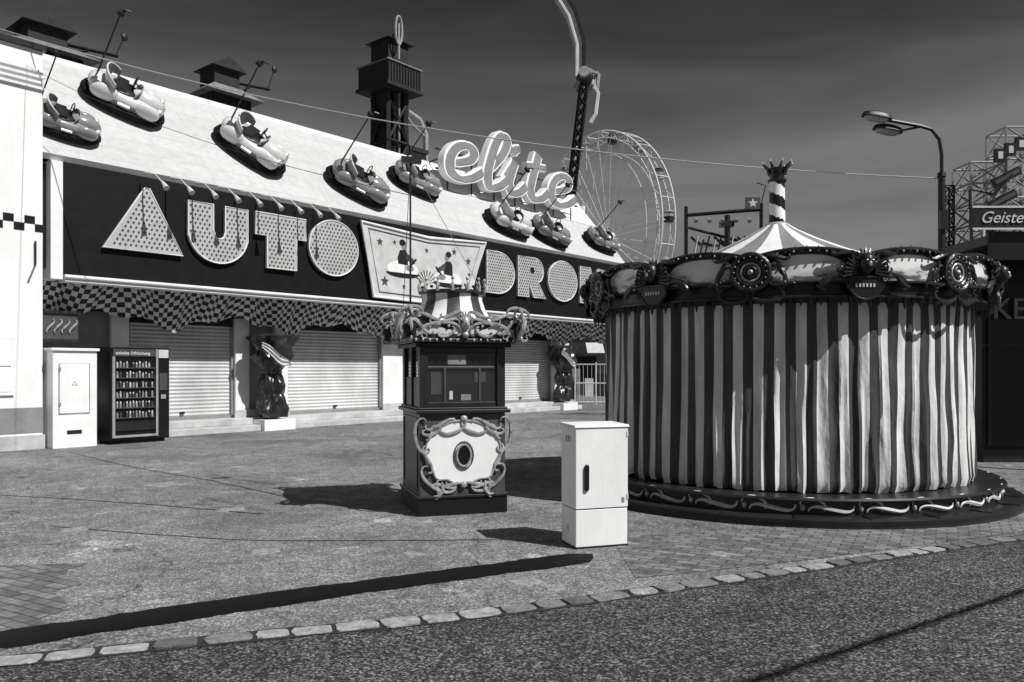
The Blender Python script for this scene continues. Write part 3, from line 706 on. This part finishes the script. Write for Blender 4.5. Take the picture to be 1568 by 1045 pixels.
for fi,fn in enumerate(faces):
    crest=[(x/20*.74,2.05) for x in range(-20,21)]+[(x/20*.74,2.24+.05*math.cos(x/20*math.pi*3)+.04*(1-abs(x/20))) for x in range(20,-21,-1)]
    m.prism(crest,fn,-.03,.012,gild_d)
    panel=[(x/20*.60,2.10) for x in range(-20,21)]+[(x/20*.60,2.19+.04*math.cos(x/20*math.pi*3)) for x in range(20,-21,-1)]
    m.prism(panel,fn,.012,.016,light)
    for f in(-1,1):
        for p,q,k,fl in [((.08,2.22),(.40,2.27),'S',1),((.38,2.13),(.66,2.23),'S',-1),((.74,2.29),(.54,2.33),'C',1),((.1,2.08),(.45,2.06),'C',-1),((.46,2.07),(.74,2.07),'S',1),((.04,2.32),(.28,2.33),'S',1),((.16,2.18),(.3,2.12),'C',1),((.3,2.30),(.54,2.29),'S',-1),((.56,2.2),(.72,2.14),'C',-1)]:
            stroke(m,scroll((f*p[0],p[1]),(f*q[0],q[1]),k,24,flip=fl*f),fn,.018,gild,.03)
        for i in range(8): m.ell(fn(f*(.1+i*.08),2.03,.03),(.016,.016,.02),gild,8,6)
        for i in range(5): m.ell(fn(f*(.2+i*.11),2.19+.02*math.sin(i*2),.035),(.018,.018,.018),gild,8,6)
    m.ell(fn(0,2.22,.04),(.05,.05,.08),gild); m.ell(fn(0,2.21,.09),(.014,.02,.022),gild,8,6); m.ell(fn(0,2.09,.03),(.045,.04,.04),gild)
    for i in range(7):
        a=R(30+20*i); m.tube([fn(.05*math.cos(a),2.23+.06*math.sin(a),.03),fn(.10*math.cos(a),2.23+.14*math.sin(a),.04)],[.016,.006],gild,6)
    m.tube([fn(-.72,2.06,.0),fn(-.77,2.15,.04),fn(-.76,2.25,.06),fn(-.71,2.33,.04),fn(-.68,2.29,.02)],[.03,.036,.03,.022,.01],gild,8)
m.build('carved_crest',kk,smooth=True)
m=MB(KM)
m.cyl((.12,D+.12,0),(.12,D+.12,4.4),.016,.012,dsteel,6); m.box(.0,.26,D+.08,D+.16,4.36,4.44,dark)
m.tube([(.12,D+.12,4.38),(W-.1,CY,2.6)],.004,dsteel,4); m.tube([(.12,D+.12,4.38),(-.1,CY,2.3)],.004,dsteel,4)
m.build('mast',kk)

# ------------------------------------------------------------------ electrical cabinet
CM=T(.60,7.49,0)@RZ(18); ec=empty('electrical_cabinet',CM); m=MB(CM); w_,d_=.535,.36
cab=gmat('cabinet_polyester',.84,.55,.12,3,bump=.1,bscale=60,streak=.4)
m.box(.0,w_,.0,d_,0,.365,cab); m.box(-.003,w_+.003,-.006,d_,.375,1.14,cab); m.box(.01,w_-.01,.01,d_-.01,.36,.38,dark)
m.add([(-.02,-.02,1.142),(w_+.02,-.02,1.142),(w_+.02,d_+.02,1.142),(-.02,d_+.02,1.142),(-.01,-.01,1.165),(w_+.01,-.01,1.165),(w_+.01,d_+.01,1.175),(-.01,d_+.01,1.175)],[(3,2,1,0),(4,5,6,7),(0,1,5,4),(1,2,6,5),(2,3,7,6),(3,0,4,7)],cab)
m.build('casing',ec,bevel=.006)
m=MB(CM); m.box(.085,.125,-.03,-.0065,.56,.78,black); m.ell((.105,-.02,.78),(.02,.012,.02),black,10,6); m.ell((.105,-.02,.56),(.02,.012,.02),black,10,6)
m.box(.47,.5,-.009,-.0065,.42,.47,mid)
for z in(.45,1.05): m.box(w_-.012,w_+.006,-.012,-.0065,z,z+.05,light)
for k in range(3): m.box(-.0055,-.0035,.12+k*.05,.14+k*.05,1.0,1.06,dark)
m.ell((-.001,.2,.17),(.004,.035,.035),light,12,8)
m.box(-.004,w_+.004,-.004,d_+.004,0,.02,dark)
m.build('fittings',ec,bevel=.003)

# ------------------------------------------------------------------ carousel
ca=Vector((3.79,11.39,0)); CR=T(*ca); cr=empty('carousel',CR); near=math.atan2(-11.39,-3.79)
def P(g,r,z): return (r*math.cos(g),r*math.sin(g),z)
str_l=gmat('canvas_light_stripe',.74,.6,.3,5,bump=.6,bscale=7,bdist=.06,streak=.3); str_d=gmat('canvas_dark_stripe',.06,.5,.4,5,bump=.6,bscale=7,bdist=.06,streak=.3)
m=MB(CR); NP=66; NS=NP*10
def cur(u,v):
    g=2*math.pi*u; c3=Vector((math.cos(g)*6,math.sin(g)*6,v*.6))
    z=.30+2.25*v
    n1=noise.noise(c3*1.3); n2=noise.noise(Vector((math.cos(g)*18,math.sin(g)*18,v*.7+5))); n3=noise.noise(Vector((math.cos(g)*9,math.sin(g)*9,v*3.5+9)))
    n4=noise.noise(Vector((math.cos(g)*38,math.sin(g)*38,v*1.1+2)))
    r=2.44+.04*n1-.09*abs(n2)*(1.25-v*.7)+.018*n3+.026*n4+.04*(1-v)**3
    if v<.02: z+=.05*noise.noise(c3*3)+.02*n4; r-=.03
    gg=g+.005*n1+.010*n3*(1-v)+.007*n2*(1-v)
    return P(gg,r,z)
m.grid(cur,NS,30,None,matfn=lambda i,j: str_l if (i//5)%2==0 else str_d)
m.build('striped_curtain',cr,smooth=True,recalc=False)
m=MB(CR)
m.lathe((0,0,0),[(.01,.1),(3.0,.1),(3.0,.0)],dark,96); m.lathe((0,0,0),[(.01,.29),(2.78,.29),(2.80,.27),(2.80,.26),(2.74,.25),(2.74,.1)],dark,96)
m.lathe((0,0,0),[(2.9,.101),(2.98,.106),(3.01,.09),(3.01,.06),(2.99,.0)],dsteel,96)
for i in range(24):
    g=2*math.pi*i/24; m.tube([P(g,2.76,.104),P(g,3.0,.108)],.008,black,4)
m.build('platform',cr,smooth=True)
m=MB(CR)
pf_=lambda a,b,o:P(a/2.745,2.745+o,b)
ns=28; L1=2*math.pi*2.745/ns
for i in range(ns):
    a0=i*L1
    stroke(m,scroll((a0+.06,.14),(a0+L1-.08,.215),'S',16,flip=1),pf_,.02,light,.006,5)
    stroke(m,scroll((a0-.02,.21),(a0+.22,.15),'C',14,flip=-1),pf_,.013,light,.005,5)
    m.ell(pf_(a0,.18,.0),(.028,.028,.04),gild,8,6)
m.build('platform_scrollwork',cr,smooth=True)
NSEG=14; dphi=2*math.pi/NSEG; ph0=near+R(-6)
def top(g):
    t=((g-ph0)/dphi)%1; return 2.93+.10*math.sin(math.pi*t)**.7
m=MB(CR)
def fas(u,v):
    g=2*math.pi*u; zt=top(g); prof=[(2.48,2.44),(2.60,2.5),(2.60,2.6),(2.60,2.64),(2.59,zt-.08),(2.66,zt-.03),(2.67,zt),(2.5,zt+.01)]
    r,z=prof[int(round(v*7))]; return P(g,r,z)
m.grid(fas,336,7,black); m.build('rounding_boards',cr,smooth=True,recalc=False)
m=MB(CR)
m.tube([P(2*math.pi*i/336,2.67,top(2*math.pi*i/336)) for i in range(336)],.018,gild_d,6,closed=True)
m.tube([P(2*math.pi*i/168,2.62,2.5) for i in range(168)],.02,gild_d,6,closed=True)
for i in range(154):
    g=2*math.pi*i/154; dl=.04+.04*(i%2)
    m.tube([P(g,2.6,2.5),P(g,2.6,2.46-dl*.5),P(g,2.6,2.44-dl)],[.026,.02,.005],gild_d,5)
for i in range(196):
    g=2*math.pi*i/196; m.ell(P(g,2.685,top(g)-.03),(.014,.014,.014),gild if i%2 else gild_d,6,4)
m.build('mouldings',cr,smooth=True)
for k in range(NSEG):
    g0=ph0+k*dphi
    m=MB(CR)
    def pan(u,v,g0=g0):
        g=g0+dphi*(.15+.7*u); zt=top(g)-.05; hh=(zt-2.66)*(1-.25*(2*u-1)**4); return P(g,2.65-.03*v,2.66+hh*v)
    m.grid(pan,16,4,scenicm); m.build('scenic_panel',cr,smooth=True,recalc=False)
    m=MB(CR)
    edge=[pan(i/16,0) for i in range(17)]+[pan(1,i/4) for i in range(1,5)]+[pan(1-i/16,1) for i in range(1,17)]+[pan(0,1-i/4) for i in range(1,4)]
    m.tube(edge,.016,gild_d,6,closed=True)
    def mf(a,b,o,g0=g0): return P(g0+a/2.65,2.66+o,b)
    if k%2==0:
        for rr,tk,mt in((.2,.03,gild_d),(.145,.022,gild_d),(.10,.014,gild),(.06,.02,gild_d)):
            m.tube([mf(a,b,.05) for a,b in arc(0,2.78,rr,rr,0,345,23)],tk,mt,7,closed=True)
        m.ell(mf(0,2.78,.05),(.035,.035,.035),gild); m.prism(arc(0,2.78,.2,.2,0,345,23),mf,0,.04,dark)
        for i in range(16):
            a=R(22.5*i); m.ell(mf(.172*math.cos(a),2.78+.172*math.sin(a),.07),(.010,.010,.010),gild,6,4)
        for f in(-1,1):
            for p,q,kd,fl in [((.15,2.93),(.4,2.96),'S',1),((.2,2.68),(.45,2.6),'S',-1),((.05,2.56),(.3,2.56),'C',1),((.22,2.81),(.3,2.62),'C',-1),((.26,2.88),(.36,2.76),'S',1)]:
                stroke(m,scroll((f*p[0],p[1]),(f*q[0],q[1]),kd,22,flip=fl*f),mf,.022,gild_d,.04)
            for i in range(4): m.ell(mf(f*(.24+.04*i),2.72-.02*i,.06),(.012,.012,.012),gild,6,4)
    else:
        m.ell(mf(0,2.85,.09),(.085,.085,.115),gild_d); m.ell(mf(0,2.83,.17),(.02,.02,.03),gild,8,6)
        for f in(-1,1): m.ell(mf(f*.03,2.87,.165),(.012,.012,.01),gild,6,4)
        for i in range(11):
            a=R(-15+21*i); m.tube([mf(.08*math.cos(a),2.85+.1*math.sin(a),.06),mf(.15*math.cos(a),2.86+.16*math.sin(a),.05)],[.03,.008],gild_d,6)
        m.prism([(-.17,2.7),(.17,2.7),(.2,2.6),(.1,2.48),(0,2.45),(-.1,2.48),(-.2,2.6)],mf,.0,.06,black); m.tube([mf(a,b,.06) for a,b in [(-.17,2.7),(.17,2.7),(.2,2.6),(.1,2.48),(0,2.45),(-.1,2.48),(-.2,2.6)]],.013,gild_d,6,closed=True)
        for j in range(6): m.prism([(-.11+j*.038,2.59),(-.09+j*.038,2.59),(-.09+j*.038,2.63),(-.11+j*.038,2.63)],mf,.06,.064,light)
        for f in(-1,1):
            for p,q,kd,fl in [((.1,2.93),(.34,3.0),'S',1),((.12,2.78),(.36,2.66),'S',-1),((.2,2.66),(.42,2.58),'C',-1),((.18,2.95),(.28,2.8),'C',1),((.3,2.7),(.5,2.62),'S',1)]:
                stroke(m,scroll((f*p[0],p[1]),(f*q[0],q[1]),kd,22,flip=fl*f),mf,.022,gild_d,.05)
            for i in range(5): m.tube([mf(f*.1,2.82-.02*i,.06),mf(f*(.2+.015*i),2.90-.05*i,.09),mf(f*(.27-.02*i),2.85-.06*i,.06)],[.016,.02,.006],gild_d,6)
    for i in range(11):
        u=.12+.76*i/10; m.tube([Vector(pan(u,1))+Vector((0,0,.01)),Vector(pan(u,1))+Vector((0,0,.06+.03*(i%2)))],[.016,.005],gild_d,5)
    m.build('carved_ornament',cr,smooth=True)
m=MB(CR); NT=48
prof=[(2.5,2.90),(2.0,3.0),(1.5,3.13),(1.0,3.32),(.6,3.50),(.3,3.66),(.12,3.78)]
m.lathe((0,0,0),prof,white,NT,mats=[white,white,mid,mid]); m.build('tent_roof',cr,recalc=False)
m=MB(CR)
m.grid(lambda u,v:P(2*math.pi*u,.115-.01*v,3.74+.64*v),24,30,None,matfn=lambda i,j: white if ((i/24*1+j/30*2.0)%1)<.5 else black)
m.lathe((0,0,0),[(.12,4.36),(.13,4.38),(.13,4.4),(.1,4.41),(.1,4.5),(.13,4.56)],dark,20)
m.lathe((0,0,0),[(.2,3.70),(.18,3.75),(.13,3.78)],steel,20)
for i in range(8):
    g=2*math.pi*i/8; m.tube([P(g,.11,4.48),P(g,.14,4.57),P(g,.21,4.63)],[.028,.022,.008],dark,6); m.ell(P(g,.21,4.635),(.02,.02,.015),steel,8,6)
m.build('centre_finial',cr,smooth=True)

# ------------------------------------------------------------------ ferris wheel
FW=T(10.0,92,17.0)@RZ(-58); fw=empty('ferris_wheel',FW); RR=11.7
m=MB(FW); wst=gmat('wheel_steel',.75,.5,.1)
for y in(-.9,.9):
    for r,tk in((RR,.08),(RR-.8,.055),(RR*.93-1.6,.04)):
        m.tube([(r*math.cos(2*math.pi*i/80),y,r*math.sin(2*math.pi*i/80)) for i in range(80)],tk,wst,5,closed=True)
for i in range(30):
    a=2*math.pi*i/30; c,s=math.cos(a),math.sin(a)
    for y in(-.9,.9):
        m.tube([(0.5*c,y*1.6,.5*s),(RR*c,y,RR*s)],.034,wst,4)
        a2=a+math.pi/30; m.tube([((RR-.8)*math.cos(a2),y,(RR-.8)*math.sin(a2)),(RR*c,y,RR*s)],.03,wst,4); m.tube([((RR-.8)*math.cos(a2-.2094),y,(RR-.8)*math.sin(a2-.2094)),(RR*c,y,RR*s)],.03,wst,4)
    m.tube([(RR*c,-.9,RR*s),(RR*c,.9,RR*s)],.05,wst,4)
m.cyl((0,-2,0),(0,2,0),.6,.6,wst,16)
m.build('wheel',fw)
m=MB(FW)
for x in(-5,5):
    for y in(-2.2,2.2): m.beam((0,y*.8,0),(x,y*1.5,-17.0),.5,steel)
m.build('legs',fw)
m=MB(FW)
for i in range(15):
    a=2*math.pi*i/15+.1; c,s=(RR)*math.cos(a),(RR)*math.sin(a)
    m.lathe((c,0,s-1.4),[(.4,0),(.55,.15),(.55,.55),(.6,.57)],[dark,steel,mid][i%3],10,caps=True); m.lathe((c,0,s-.35),[(.6,0),(.35,.22),(.05,.3)],[mid,dark][i%2],10,caps=True); m.cyl((c,0,s-1.3),(c,0,s),.04,.04,wst,5)
m.build('gondolas',fw)

# ------------------------------------------------------------------ swing ride arm
SM=T(2.6,46,0); se=empty('swing_ride',SM)
m=MB(SM)
for dx in(-.22,.22):
    for dy in(-.22,.22): m.beam((-.6+dx,dy,0),(1.55+dx*.8,dy,18.0),.14,black)
for k in range(30):
    z=k*.6; x=-.6+2.15*z/18; x2=-.6+2.15*(z+.6)/18
    m.beam((x-.22,-.22,z),(x2+.22,-.22,z+.6),.14,black); m.beam((x+.22,-.22,z),(x2-.22,-.22,z+.6),.12,black)
m.box(-2,1,-1.5,1.5,0,1,dsteel)
m.build('mast',se)
m=MB(SM)
m.ell((1.6,0,18.5),(.5,.5,.55),dark); m.cyl((1.5,-.8,18.6),(1.6,.8,18.6),.3,.3,steel,10)
for k in range(7): m.beam((1.2+random.uniform(-.3,.9),random.uniform(-.5,.5),17.8),(1.5+random.uniform(-.3,.9),random.uniform(-.5,.5),18.9),.12,steel)
q0=[(1.1,18.5),(1.12,20.4),(.65,22.0),(-.15,23.3),(-1.1,24.2)];q1=[(1.55,18.5),(1.55,20.6),(1.05,22.3),(.2,23.7),(-.8,24.7)]
for y in(-.2,.2):
    m.tube([(a,y,b) for a,b in q0],.11,light,6); m.tube([(a,y,b) for a,b in q1],.11,dark,6)
for i in range(4):
    poly=[q0[i],q1[i],q1[i+1],q0[i+1]]
    m.prism(poly,lambda a,b,o:(a,-o,b),-.15,.15,steel)
m.tube([(1.9,0,18.5),(2.35,0,17.6),(2.2,0,16.4),(1.9,0,15.9)],.14,light,6); m.tube([(1.9,0,18.9),(2.4,0,18.7),(2.3,0,17.8)],.12,steel,6)
m.build('arm',se)

# ------------------------------------------------------------------ street lamp
SL=T(7.12,13.2,0); sl=empty('street_lamp',SL); m=MB(SL)
m.tube([(0,0,0),(0,0,4.9)],.055,dsteel,12); m.tube([(0,0,4.9),(0,0,5.25),(-.04,0,5.5),(-.16,0,5.66),(-.35,0,5.72),(-.9,0,5.82)],.03,dsteel,8)
m.tube([(-.3,0,5.72),(-.6,.1,5.68),(-.7,.12,5.68)],.02,dsteel,6); m.cyl((0,0,0),(0,0,.9),.08,.08,dsteel,12); m.cyl((0,0,4.88),(0,0,4.95),.07,.06,dsteel,12); m.box(-.07,.07,-.09,-.05,4.0,4.3,dark)
m.build('pole',sl,smooth=True); m=MB(SL)
for c,yy in(((-1.08,0,5.86),0),((-.84,.12,5.68),.1)):
    X=T(*c)@Matrix.Rotation(R(10),4,'Y'); m.M=SL@X
    m.rings([(.12,.07,.09),(.22,.1,.06),(.25,.11,0.0),(.24,.1,-.01)],dsteel,24,.6); m.rings([(.2,.09,-.012),(.17,.075,-.05),(.1,.05,-.065)],mid,24,.6)
m.build('lamp_heads',sl,smooth=True)

# ------------------------------------------------------------------ ghost ride building + lattice
GM=T(8.55,14.5,0); gb=empty('ghost_ride_building',GM); m=MB(GM)
m.box(0,12,0,9,0,3.7,black)  # near-black wall colour stands in for the deep shade under the canopy
for k in range(12): m.box(.1+k*1.0,.16+k*1.0,-.03,-.001,.3,3.4,dark)
m.box(0,12,-.04,-.001,2.1,2.14,dark); m.box(0,12,-.06,-.001,0,.25,dark)
m.build('walls',gb)
m=MB(GM); m.box(-.85,12.2,-1.6,9.2,3.7,3.86,dark); m.box(-.85,12.2,-1.64,-1.601,3.45,3.92,black)
for k in range(5): m.beam((.6+k*2.8,-1.45,0),(.6+k*2.8,-1.45,3.7),.12,black)
m.build('canopy',gb,bevel=.01)
text('wall_letters','KEHR',.55,GM@T(.15,-.07,2.6)@FR,gb,mid,.01)
LM=T(9.6,17,3.86); lt=empty('lattice_sign_tower',LM); m=MB(LM)
def lat(x0,x1,y0,y1,z1,st,r,mat):
    for x in(x0,x1):
        for y in(y0,y1): m.tube([(x,y,0),(x,y,z1)],r,mat,5)
    z=0
    while z<z1-.01:
        for (a,b) in [((x0,y0),(x1,y0)),((x1,y0),(x1,y1)),((x1,y1),(x0,y1)),((x0,y1),(x0,y0))]:
            m.tube([(a[0],a[1],z),(b[0],b[1],z+st)],r*.6,mat,4); m.tube([(b[0],b[1],z),(a[0],a[1],z+st)],r*.6,mat,4); m.tube([(a[0],a[1],z+st),(b[0],b[1],z+st)],r*.7,mat,4)
        z+=st
lat(.2,.9,0,.7,2.2,.45,.03,steel); lat(.95,1.7,0,.7,3.0,.5,.03,steel); lat(2.0,3.2,0,.9,2.8,.6,.035,steel); lat(-.25,-.05,.2,.4,1.8,.3,.02,dsteel)
m.build('lattice',lt); m=MB(LM)
for k in range(4):
    X=T(.6+.08*k,-.15,.45+.48*k)@Matrix.Rotation(R(-28),4,'Y'); m.box(-.32,.32,-.06,.0,-.09,.09,black,X=X); m.box(-.28,.28,-.068,-.061,-.04,.04,grey,X=X)
for k in range(4): m.box(0,.22,-.08,0,0,.26,black,X=T(.55+.22*k,-.2,2.2+.12*k))
for k in range(4): m.box(.06,.16,-.085,-.081,.05,.2,light,X=T(.55+.22*k,-.2,2.2+.12*k))
m.tube([(.3,-.2,0),(.35,-.2,.9),(.7,-.2,1.2)],.05,light,6)
m.tube([(.05,-.3,.2),(.0,-.3,1.6),(.5,-.3,1.5),(.9,-.3,1.9)],.035,dark,6)
m.build('sign_boards',lt)
GS=T(7.46,12.78,3.95); gs=empty('ghost_train_sign',GS); m=MB(GS); m.box(-.05,2.4,0,.06,0,.34,dark); m.box(-.07,2.42,-.012,-.001,-.02,.01,light); m.box(-.07,2.42,-.012,-.001,.33,.36,light)
for x in(.3,2.0): m.cyl((x,.08,-.1),(x,.08,.3),.02,.02,dsteel,6)
m.build('board',gs); text('lettering','Geisterschloss',.26,GS@T(.04,-.012,.09)@FR,gs,light,.006,.35)

# ------------------------------------------------------------------ background ride frame
HM=T(5.7,27,0); hb_=empty('thrill_ride_frame',HM); m=MB(HM)
for x,z in((.2,7.2),(2.75,7.3)): m.beam((x,0,0),(x,0,z),.09,black)
m.beam((.2,0,6.9),(2.75,0,7.1),.09,black); m.beam((.3,.1,6.5),(2.2,.1,6.0),.07,dark); m.beam((.9,0,5.2),(2.7,0,6.0),.08,dark)
for k in range(12):
    x=.4+k*.2; m.beam((x,0,5.2+.1*(k%3)),(x+.2,0,6.2-.12*(k%2)),.04,light if k%3==0 else dark); m.beam((x,0.2,6.2-.1*(k%4)),(x+.35,0.2,5.9),.06,[dark,mid][k%2])
m.beam((1.6,0,5),(1.6,0,6.9),.14,dark); m.box(1.35,1.8,-.15,.15,6.5,6.7,dark)
for k in range(5): m.cyl((.5+k*.45,-.1,6.76),(.5+k*.45,-.2,6.66),.04,.08,steel,8)
m.box(2.2,2.7,-.05,0,7.1,7.5,grey); m.prism(star(2.45,7.3,.17),lambda a,b,o:(a,-.05-o,b),0,.01,light)
m.tube([(2.75,0,7.3),(2.9,0,7.9),(2.6,0,8.0)],.02,dark,5)
m.build('frame',hb_)
FM=T(3.0,38,0); fe=empty('mesh_fence',FM); m=MB(FM)
for k in range(9): m.cyl((k*1.0,0,0),(k*1.0,0,2.0),.04,.04,light,6)
for k in range(40): m.cyl((k*.2,0,.1),(k*.2,0,1.9),.012,.012,light,4)
for z in(.1,1,1.9): m.cyl((0,0,z),(8,0,z),.03,.03,light,5)
m.build('mesh',fe)
BM=T(1.5,52,0); bs=empty('fairground_stall',BM); m=MB(BM)
m.box(0,13,0,6,0,3.0,mid); m.box(.5,4,-.05,-.001,.9,2.5,black); m.box(5,9,-.05,-.001,.9,2.5,light)
for k in range(12): m.add([(k*1.1,-.0,3.4),(k*1.1+1.1,0,3.4),(k*1.1+1.1,-1.4,2.7),(k*1.1,-1.4,2.7)],[(0,1,2,3)],light if k%2 else dark)
m.box(0,13.2,0,6,3.0,4.2,dark)
for k in range(6): m.box(.6+k*.8,1.1+k*.8,-3,-2.5,0,1.1+.3*(k%3),[light,dark,mid][k%3])
m.build('walls',bs)
# ------------------------------------------------------------------ cables
def cable(name,p0,p1,sag,r,mt):
    m=MB(); p0=Vector(p0);p1=Vector(p1); m.tube([p0.lerp(p1,i/40)-Vector((0,0,4*sag*(i/40)*(1-i/40))) for i in range(41)],r,mt,5); return m.build(name)
cable('overhead_cable',(-12.5,17.2,9.5),(7.12,13.2,4.85),.7,.012,csteel)
cable('overhead_cable',(-10.6,17.0,8.3),(-1.1,10.3,3.9),.3,.005,dsteel)
cable('overhead_cable',(-5.6,-5.2,5),(17.6,10.55,5),.0,.03,black)
for x,y in((-5.6,-5.2),(17.6,10.55)):
    m=MB(); m.tube([(x,y,0),(x,y,5.2)],[.09,.06],dsteel,10); m.box(x-.12,x+.12,y-.12,y+.12,0,.03,dsteel); m.box(x-.2,x+.2,y-.03,y+.03,4.97,5.03,dsteel); m.build('cable_pole')
